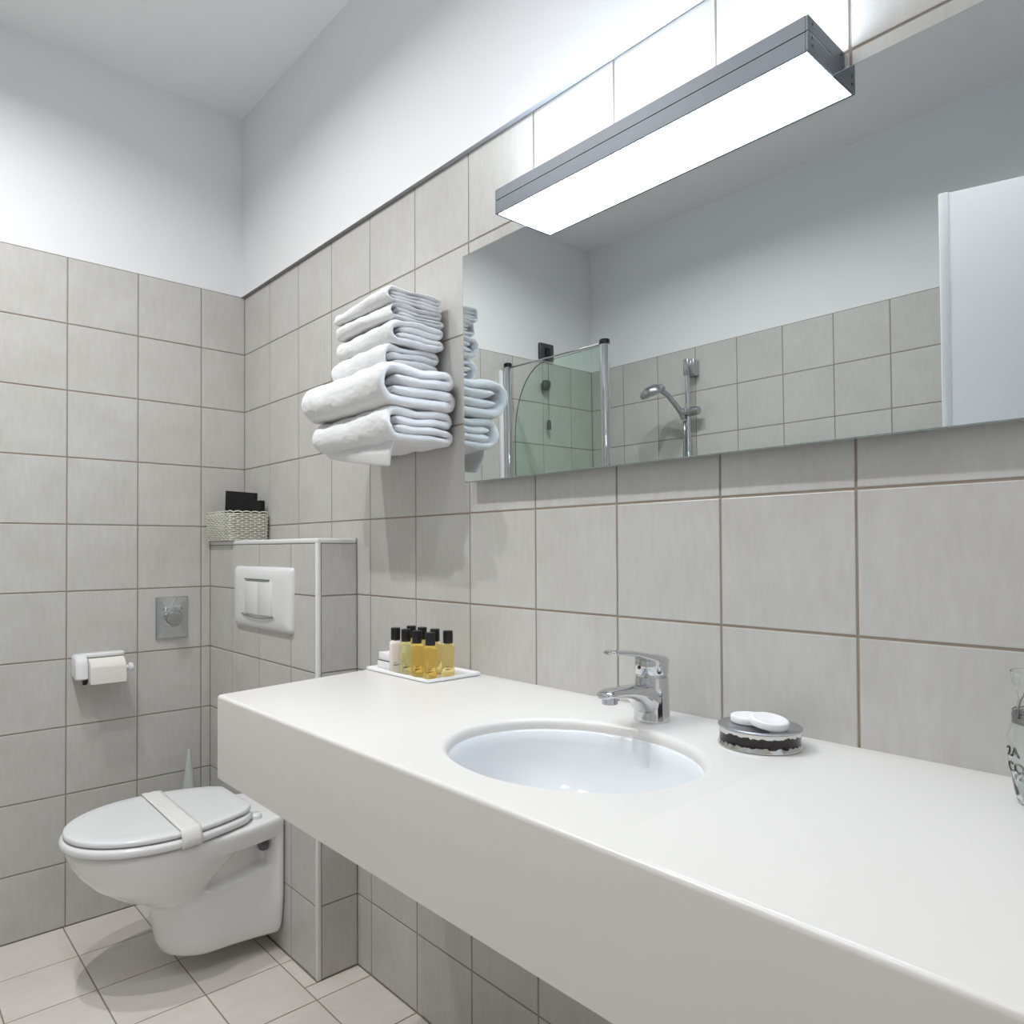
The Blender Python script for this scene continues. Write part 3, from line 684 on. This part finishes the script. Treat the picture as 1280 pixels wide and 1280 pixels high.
def wrap_text(txt, zc, size, phi0, rad):
    cu = bpy.data.curves.new('txt', 'FONT'); cu.body = txt; cu.size = size; cu.extrude = 0.0002; cu.fill_mode = 'NONE'; cu.bevel_depth = 0.00026
    to = bpy.data.objects.new('txt', cu); COL.objects.link(to)
    dg = bpy.context.evaluated_depsgraph_get(); me = bpy.data.meshes.new_from_object(to.evaluated_get(dg))
    bpy.data.objects.remove(to)
    for v in me.vertices:
        r = rad(zc+v.co.y)+0.0004+v.co.z; a = phi0+v.co.x/0.031
        v.co = (r*math.cos(a), r*math.sin(a), zc+v.co.y)
    me.materials.clear(); me.materials.append(M['ink'])
    o = link('lettering', me, gb); o['label'] = 'dark outlined lettering '+txt
def brad(z):
    for (r0, z0), (r1, z1) in zip(outer, outer[1:]):
        if z0 <= z <= z1 and z1 > z0: return r0+(r1-r0)*(z-z0)/(z1-z0)
    return .03
va = math.atan2(-1.0311+0.088, 2.389-2.2065)
wrap_text('2A', 0.0552, 0.0150, va-1.26, brad)
wrap_text('CO', 0.0372, 0.0160, va-1.33, brad)

# ------------------------------------------------------------------ basket on the pier
bk = thing('wicker_basket', 'small white woven wicker basket on the cistern boxing', 'basket', (0.108, -0.0735, PZ+0.001))
bw2, bd2, bh = 0.094, 0.0615, 0.088
def peri(s, g=0.0):
    w_, d_ = bw2+g, bd2+g; P4 = 4*(w_+d_); s = (s % 1)*P4
    r = 0.012
    if s < 2*w_: return Vector((-w_+s, -d_, 0)), Vector((0, -1, 0))
    s -= 2*w_
    if s < 2*d_: return Vector((w_, -d_+s, 0)), Vector((1, 0, 0))
    s -= 2*d_
    if s < 2*w_: return Vector((w_-s, d_, 0)), Vector((0, 1, 0))
    s -= 2*w_
    return Vector((-w_, d_-s, 0)), Vector((-1, 0, 0))
NS = 44; b_ = MB()
NR = 15
for r in range(NR):
    z = 0.003+(bh-0.006)*r/(NR-1); pts = []
    for k in range(NS*2):
        p, nrm = peri(k/(NS*2)+0.002); ph = (1 if (k//2+r) % 2 else -1) if k % 2 == 0 else 0
        g = 0.0035*z/bh
        pts.append(p*(1+g*4)+nrm*(0.0022*ph)+Vector((0, 0, z)))
    b_.tube(pts, 0.0024, 6, closed=True)
wv = b_.build('wicker_weave', M['wicker'], bk, True); wv['kind'] = 'stuff'
b_ = MB()
for k in range(NS):
    p, nrm = peri(k/NS+0.002); b_.tube([p+Vector((0, 0, .001)), p*1.014+Vector((0, 0, bh))], 0.0014, 5)
st = b_.build('stakes', M['wicker'], bk, True); st['kind'] = 'stuff'
b_ = MB(); pts = []
for k in range(NS*3):
    p, nrm = peri(k/(NS*3)+0.002); pts.append(p*1.016+nrm*0.001*math.cos(k*2*PI/6)+Vector((0, 0, bh+0.0025+0.0035*abs(math.sin(k*PI/6)))))
b_.tube(pts, 0.0021, 5, closed=True); b_.build('scalloped_rim', M['wicker'], bk, True)
b_ = MB(); b_.box((-bw2+.001, -bd2+.001, 0), (bw2-.001, bd2-.001, .003)); b_.build('base', M['wicker'], bk)
b_ = MB(); b_.box((-.065, -.005, 0.012), (.065, .005, .158), bevel=.0015); 
bag = b_.build('black_folder', M['black_cloth']); bag.location = (0.098, -0.060, PZ+0.006); bag.rotation_euler = (0.05, 0.10, 0.42)
tag(bag, 'flat black folder leaning upright inside the white basket', 'folder')
b_ = MB(); b_.box((-.016, -.012, 0), (.016, .012, .126), bevel=.002)
bag = b_.build('black_box', M['black_cloth']); bag.location = (0.180, -0.030, PZ+0.006); bag.rotation_euler = (0, 0, 0.42)
tag(bag, 'narrow black box at the right end inside the basket', 'box')

# ------------------------------------------------------------------ towels
tex = bpy.data.textures.new('towel_lumps', 'CLOUDS'); tex.noise_scale = 0.05; tex.noise_depth = 2
tex2 = bpy.data.textures.new('terry_pile', 'CLOUDS'); tex2.noise_scale = 0.008; tex2.noise_depth = 1
def towel(label, x0, x1, d, z0, T, seed, name='folded_towel', droop=0.0, flap=False, skew=0.0, nl=4):
    rnd = random.Random(seed)
    o = thing(name, label, 'towel', ((x0+x1)/2, 0, z0), 0, 'folded white towels by the mirror')
    t_ = T/nl; am = 0.014; path = []
    zc = [t_*(i+.5) for i in range(nl)]
    def line(a0, a1, z, n=10):
        for k in range(n+1): path.append((a0+(a1-a0)*k/n, z))
    def turn(ac, z_from, z_to, sgn, n=8, flat=1.0):
        r = (z_to-z_from)/2; zm = (z_to+z_from)/2
        for k in range(1, n):
            a = PI*k/n; path.append((ac+sgn*abs(r)*flat*math.sin(a), zm-r*math.cos(a)))
    jit = lambda s: rnd.uniform(-s, s)
    fr = d-1.35*t_
    b0, b1 = am+t_*.55+abs(jit(.006)), am+t_*.55+abs(jit(.008))
    line(fr+t_*.35-abs(jit(.012)), b0, zc[1]); turn(b0, zc[1], zc[0], -1)
    line(b0, fr, zc[0]); turn(fr, zc[0], zc[3], 1, 14, 0.86)
    line(fr, b1, zc[3]); turn(b1, zc[3], zc[2], -1); line(b1, fr+t_*.25-abs(jit(.012)), zc[2])
    nx = 22; mb = MB(); bm = mb.bm
    def frame(j):
        a = Vector(path[max(j-1, 0)]); c = Vector(path[min(j+1, len(path)-1)]); tg = (c-a).normalized()
        return Vector((-tg.y, tg.x))
    ph = [rnd.uniform(0, 6.28) for _ in range(6)]
    def warp(x, a, z):
        s = (x-x0)/(x1-x0)
        zz = z*(1-droop*(1-s)*(0.4+0.6*a/d))
        zz += min(0.0022, T*0.035)*math.sin(9*a/d+ph[0]+z/T*2.2)*min(1, max(0.3, s*1.2))*(0.5+z/T)+min(0.0012, T*0.02)*math.sin(22*s+ph[1])
        aa = a+0.0028*math.sin(5*s+ph[2]+z/T*3)+skew*(1-s)
        return (x-(x0+x1)/2+0.003*math.sin(z/T*7+ph[3])*(1 if s > .5 else -1)*abs(2*s-1)**3, -max(aa, am*0.6), zz)
    e = 0.045
    rows = []
    for i in range(nx+1):
        q = i/nx
        s = 0.5-0.5*math.cos(PI*q)
        s = 0.35*s+0.65*q if 0.1 < q < 0.9 else s
        x = x0+(x1-x0)*(0.5-0.5*math.cos(PI*q))
        ed = min(x-x0, x1-x)/0.015
        k = math.sqrt(max(0.0, 1-(1-min(1, ed))**2))*0.92+0.08
        rT, rB = [], []
        for j, (a, z) in enumerate(path):
            nn = frame(j); ek = min(1.0, (min(j, len(path)-1-j)+.55)/1.3)
            h = t_*0.50*k*ek
            rT.append(bm.verts.new(warp(x, a+nn.x*h, z+nn.y*h))); rB.append(bm.verts.new(warp(x, a-nn.x*h, z-nn.y*h)))
        rows.append(rT+rB[::-1])
    n = len(rows[0])
    for A, B in zip(rows, rows[1:]):
        for j in range(n): bm.faces.new((A[j], A[(j+1) % n], B[(j+1) % n], B[j]))
    h = n//2
    for A in (rows[0], rows[-1]):
        for j in range(h-1): bm.faces.new((A[j], A[j+1], A[n-2-j], A[n-1-j]))
    bmesh.ops.recalc_face_normals(bm, faces=bm.faces[:])
    me = mb.build('towel_cloth', M['terry'], o, True)
    ss = me.modifiers.new('sub', 'SUBSURF'); ss.levels = 1; ss.render_levels = 2
    for tx, st in ((tex, 0.0065), (tex2, 0.0018)):
        dm = me.modifiers.new('lumps', 'DISPLACE'); dm.texture = tx; dm.strength = st; dm.mid_level = 0.5; dm.texture_coords = 'GLOBAL'
    if flap:
        mb = MB(); NXF, NZF = 14, 8; g = []
        for i in range(NXF+1):
            s = i/NXF; hang = 0.004+0.047*s**0.75
            row = []
            for j in range(NZF+1):
                f = j/NZF; xx = x0+0.012+(x1-x0-0.022)*s-0.030*f*s
                row.append(mb.bm.verts.new((xx-(x0+x1)/2, -(d-0.030+0.012*math.sin(PI/2*min(1, f*1.6))-0.012*f*f+0.004*math.sin(4*s)), 0.010-(hang+.01)*f)))
            g.append(row)
        for A, B in zip(g, g[1:]):
            for j in range(NZF): mb.bm.faces.new((A[j], A[j+1], B[j+1], B[j]))
        fo = mb.build('loose_corner', M['terry'], o, True); fo['label'] = 'corner of the towel hanging down loose'
        sd = fo.modifiers.new('thick', 'SOLIDIFY'); sd.thickness = 0.005; sd.offset = 0
        ss = fo.modifiers.new('sub', 'SUBSURF'); ss.levels = 1; ss.render_levels = 2
        dm = fo.modifiers.new('pile', 'DISPLACE'); dm.texture = tex2; dm.strength = 0.0012; dm.texture_coords = 'GLOBAL'
    return o
towel('thick white bath towel at the bottom of the stack, corner hanging loose', 0.842, 1.155, 0.187, 1.350, 0.074, 3, 'bath_towel', flap=True)
towel('thick white bath towel second from the bottom, widest of the stack', 0.828, 1.164, 0.208, 1.425, 0.087, 5, 'bath_towel')
towel('small white hand towel directly on the two thick bath towels', 0.885, 1.108, 0.163, 1.513, 0.056, 11, 'hand_towel')
towel('small white hand towel third from the top of the stack', 0.890, 1.125, 0.154, 1.5695, 0.052, 13, 'hand_towel', droop=0.10)
towel('small thin white hand towel second from the top', 0.885, 1.118, 0.156, 1.622, 0.035, 17, 'hand_towel', droop=0.15)
towel('small thin white hand towel on top of the stack', 0.890, 1.120, 0.161, 1.657, 0.034, 19, 'hand_towel', droop=0.3)
rk = thing('towel_bracket', 'small chrome wall bracket hidden inside the towel stack', 'bracket', (0.99, 0, 1.389))
for x in (-0.05, 0.05):
    b_ = MB(); b_.lathe([(0, 0), (.003, 0), (.003, .13), (0, .131)], (x, -0.001, 0), n=10, axis='y'); b_.build('rod', M['chrome'], rk, True, 50)

# ------------------------------------------------------------------ things seen in the mirror only
# shower screen
SY = -1.285
sc = thing('shower_screen', 'green glass shower screen with chrome posts, seen in the mirror', 'shower screen', (0.3, SY, FL))
def post(x, r, h):
    mb = MB(); mb.lathe([(0, 0), (r, 0), (r, h-.02), (0, h-.02)], (x-.3, 0, 0), n=24); p = mb.build('post', M['chrome'], sc, True, 40)
    mb = MB(); mb.lathe([(0, h-.02), (r*1.08, h-.02), (r*1.08, h-.003), (r*.9, h), (0, h)], (x-.3, 0, 0), n=24); mb.build('post_cap', M['black_plastic'], p, True, 40)['label'] = 'black post cap'
post(0.036, 0.0175, 1.935); post(0.592, 0.0190, 1.918)
b_ = MB(); b_.box((-.3+.0005, -.018, 0), (-.3+.016, .030, 1.905), bevel=.002); b_.build('wall_profile', M['white_plastic'], sc, True, 40)
out = [(0.578, 0.09), (0.078, 0.09), (0.078, 1.595)]
for k in range(1, 13):
    a = PI/2*k/12; out.append((0.078+0.19*(1-math.cos(a)), 1.595+0.302*math.sin(a)))
out.append((0.578, 1.897))
b_ = MB(); b_.loft([[(x-.3, y, z) for x, z in out] for y in (-.003, .003)]); 
for f in b_.bm.faces: f.material_index = 1 if len(f.verts) == 4 else 0
b_.build('glass_pane', [M['screen_glass'], M['glass_rim']], sc)
b_ = MB(); b_.tube([(.04-.3, .008, 1.910), (.578-.3, .008, 1.902)], .0035, 8); b_.build('top_rail', M['steel'], sc, True)
# pull cord alarm
pc = thing('pull_cord_switch', 'dark square pull-cord switch on the end wall, seen in the mirror', 'switch', (0, -1.566, 2.049))
b_ = MB(); b_.box((0, -.048, -.040), (.018, .048, .040), bevel=.006, seg=3); b_.build('cover', M['anthracite'], pc, True, 40)
b_ = MB(); b_.box((.017, -.018, -.024), (.026, .018, .018), bevel=.002); b_.build('centre_plate', M['black_plastic'], pc, True, 40)
b_ = MB(); b_.tube([(.022, 0, -.03), (.022, 0, -.34)], .0014, 6); b_.build('cord', M['grey_rubber'], pc)
b_ = MB(); b_.lathe([(0, -.02), (.009, -.018), (.012, 0), (.009, .012), (.003, .016), (0, .016)], (.022, 0, -.155), n=16); b_.build('cord_knob', M['anthracite'], pc, True)
b_ = MB(); b_.lathe([(0, -.03), (.020, -.026), (.022, 0), (.014, .018), (0, .02)], (.020, .018, -.16), n=16); b_.build('coiled_cord', M['anthracite'], pc, True)
b_ = MB(); b_.lathe([(0, 0), (.010, 0), (.010, .040), (.005, .046), (0, .046)], (.022, 0, -.376), n=16); b_.build('cord_weight', M['anthracite'], pc, True, 40)
# shower rail + hand shower
sr = thing('shower_rail', 'chrome vertical shower rail on the tiled shower wall, seen in the mirror', 'shower rail', (0.592, YB, 1.08))
b_ = MB(); b_.lathe([(0, 0), (.011, 0), (.011, .85), (0, .85)], (0, .050, 0), n=24); b_.build('rail', M['chrome'], sr, True, 40)
for z, nm in ((.785, 'rail_bracket'), (.02, 'rail_bracket')):
    b_ = MB(); b_.box((-.014, 0.0, z), (.030, .046, z+.075), bevel=.005, seg=2); b_.box((-.014, .030, z), (.012, .064, z+.075), bevel=.005, seg=2); b_.build(nm, M['steel'], sr, True, 40)
b_ = MB(); b_.lathe([(0, -.02), (.018, -.02), (.020, 0), (.020, .03), (.017, .045), (0, .045)], (0.012, .055, .622), n=20, axis='x'); b_.box((-.020, .036, .605), (.020, .074, .640), bevel=.006); b_.build('slider', M['steel'], sr, True, 40)
hs = thing('hand_shower', 'chrome hand shower hanging on the rail, seen in the mirror', 'hand shower', (0.578, YB+.07, 1.70))
hp = [(0.004, 0.0, -.03), (0.0, .012, 0.0), (-.018, .035, .040), (-.036, .062, .078), (-.055, .088, .102), (-.075, .105, .110)]
b_ = MB(); b_.tube(hp, [.011, .0125, .0115, .011, .0125, .016], 14); b_.build('handle', M['steel'], hs, True)
b_ = MB(); b_.lathe([(0, -.022), (.050, -.022), (.057, -.015), (.057, -.006), (.048, .010), (.024, .020), (0, .021)], n=32); hd = b_.build('shower_head', M['steel'], hs, True, 40)
hd.location = (-.078, .118, .098); hd.rotation_euler = (-0.30, -0.25, 0)
hose = [(0.006, -.004, -.035), (0.004, -.006, -.1), (-.004, -.01, -.25), (-.002, -.012, -.5), (0.03, -.016, -.75), (.09, -.02, -.80), (.15, -.03, -.72)]
b_ = MB(); b_.tube(hose, .0065, 10); b_.build('hose', M['steel'], hs, True)
# open door leaf
dv = Vector((0.1668, -0.0558, 0)).normalized(); ang = math.atan2(dv.y, dv.x)
dr = thing('door_1', 'open plain white door leaf, seen at the right of the mirror', 'door', (1.7744, -1.1796, FL), ang); dr['kind'] = 'structure'
b_ = MB(); b_.box((.014, -.040, 0), (.80, -.002, 2.006), bevel=.002); b_.build('leaf', M['door'], dr, True, 40)
b_ = MB(); b_.box((0, -.022, .002), (.0215, .001, 2.008), bevel=.003); b_.build('edge_lip', M['door'], dr, True, 40)
b_ = MB(); b_.tube([(.075, .0, 1.0), (.075, .045, 1.0), (.19, .045, 1.0)], .009, 10); b_.build('handle', M['steel'], dr, True)
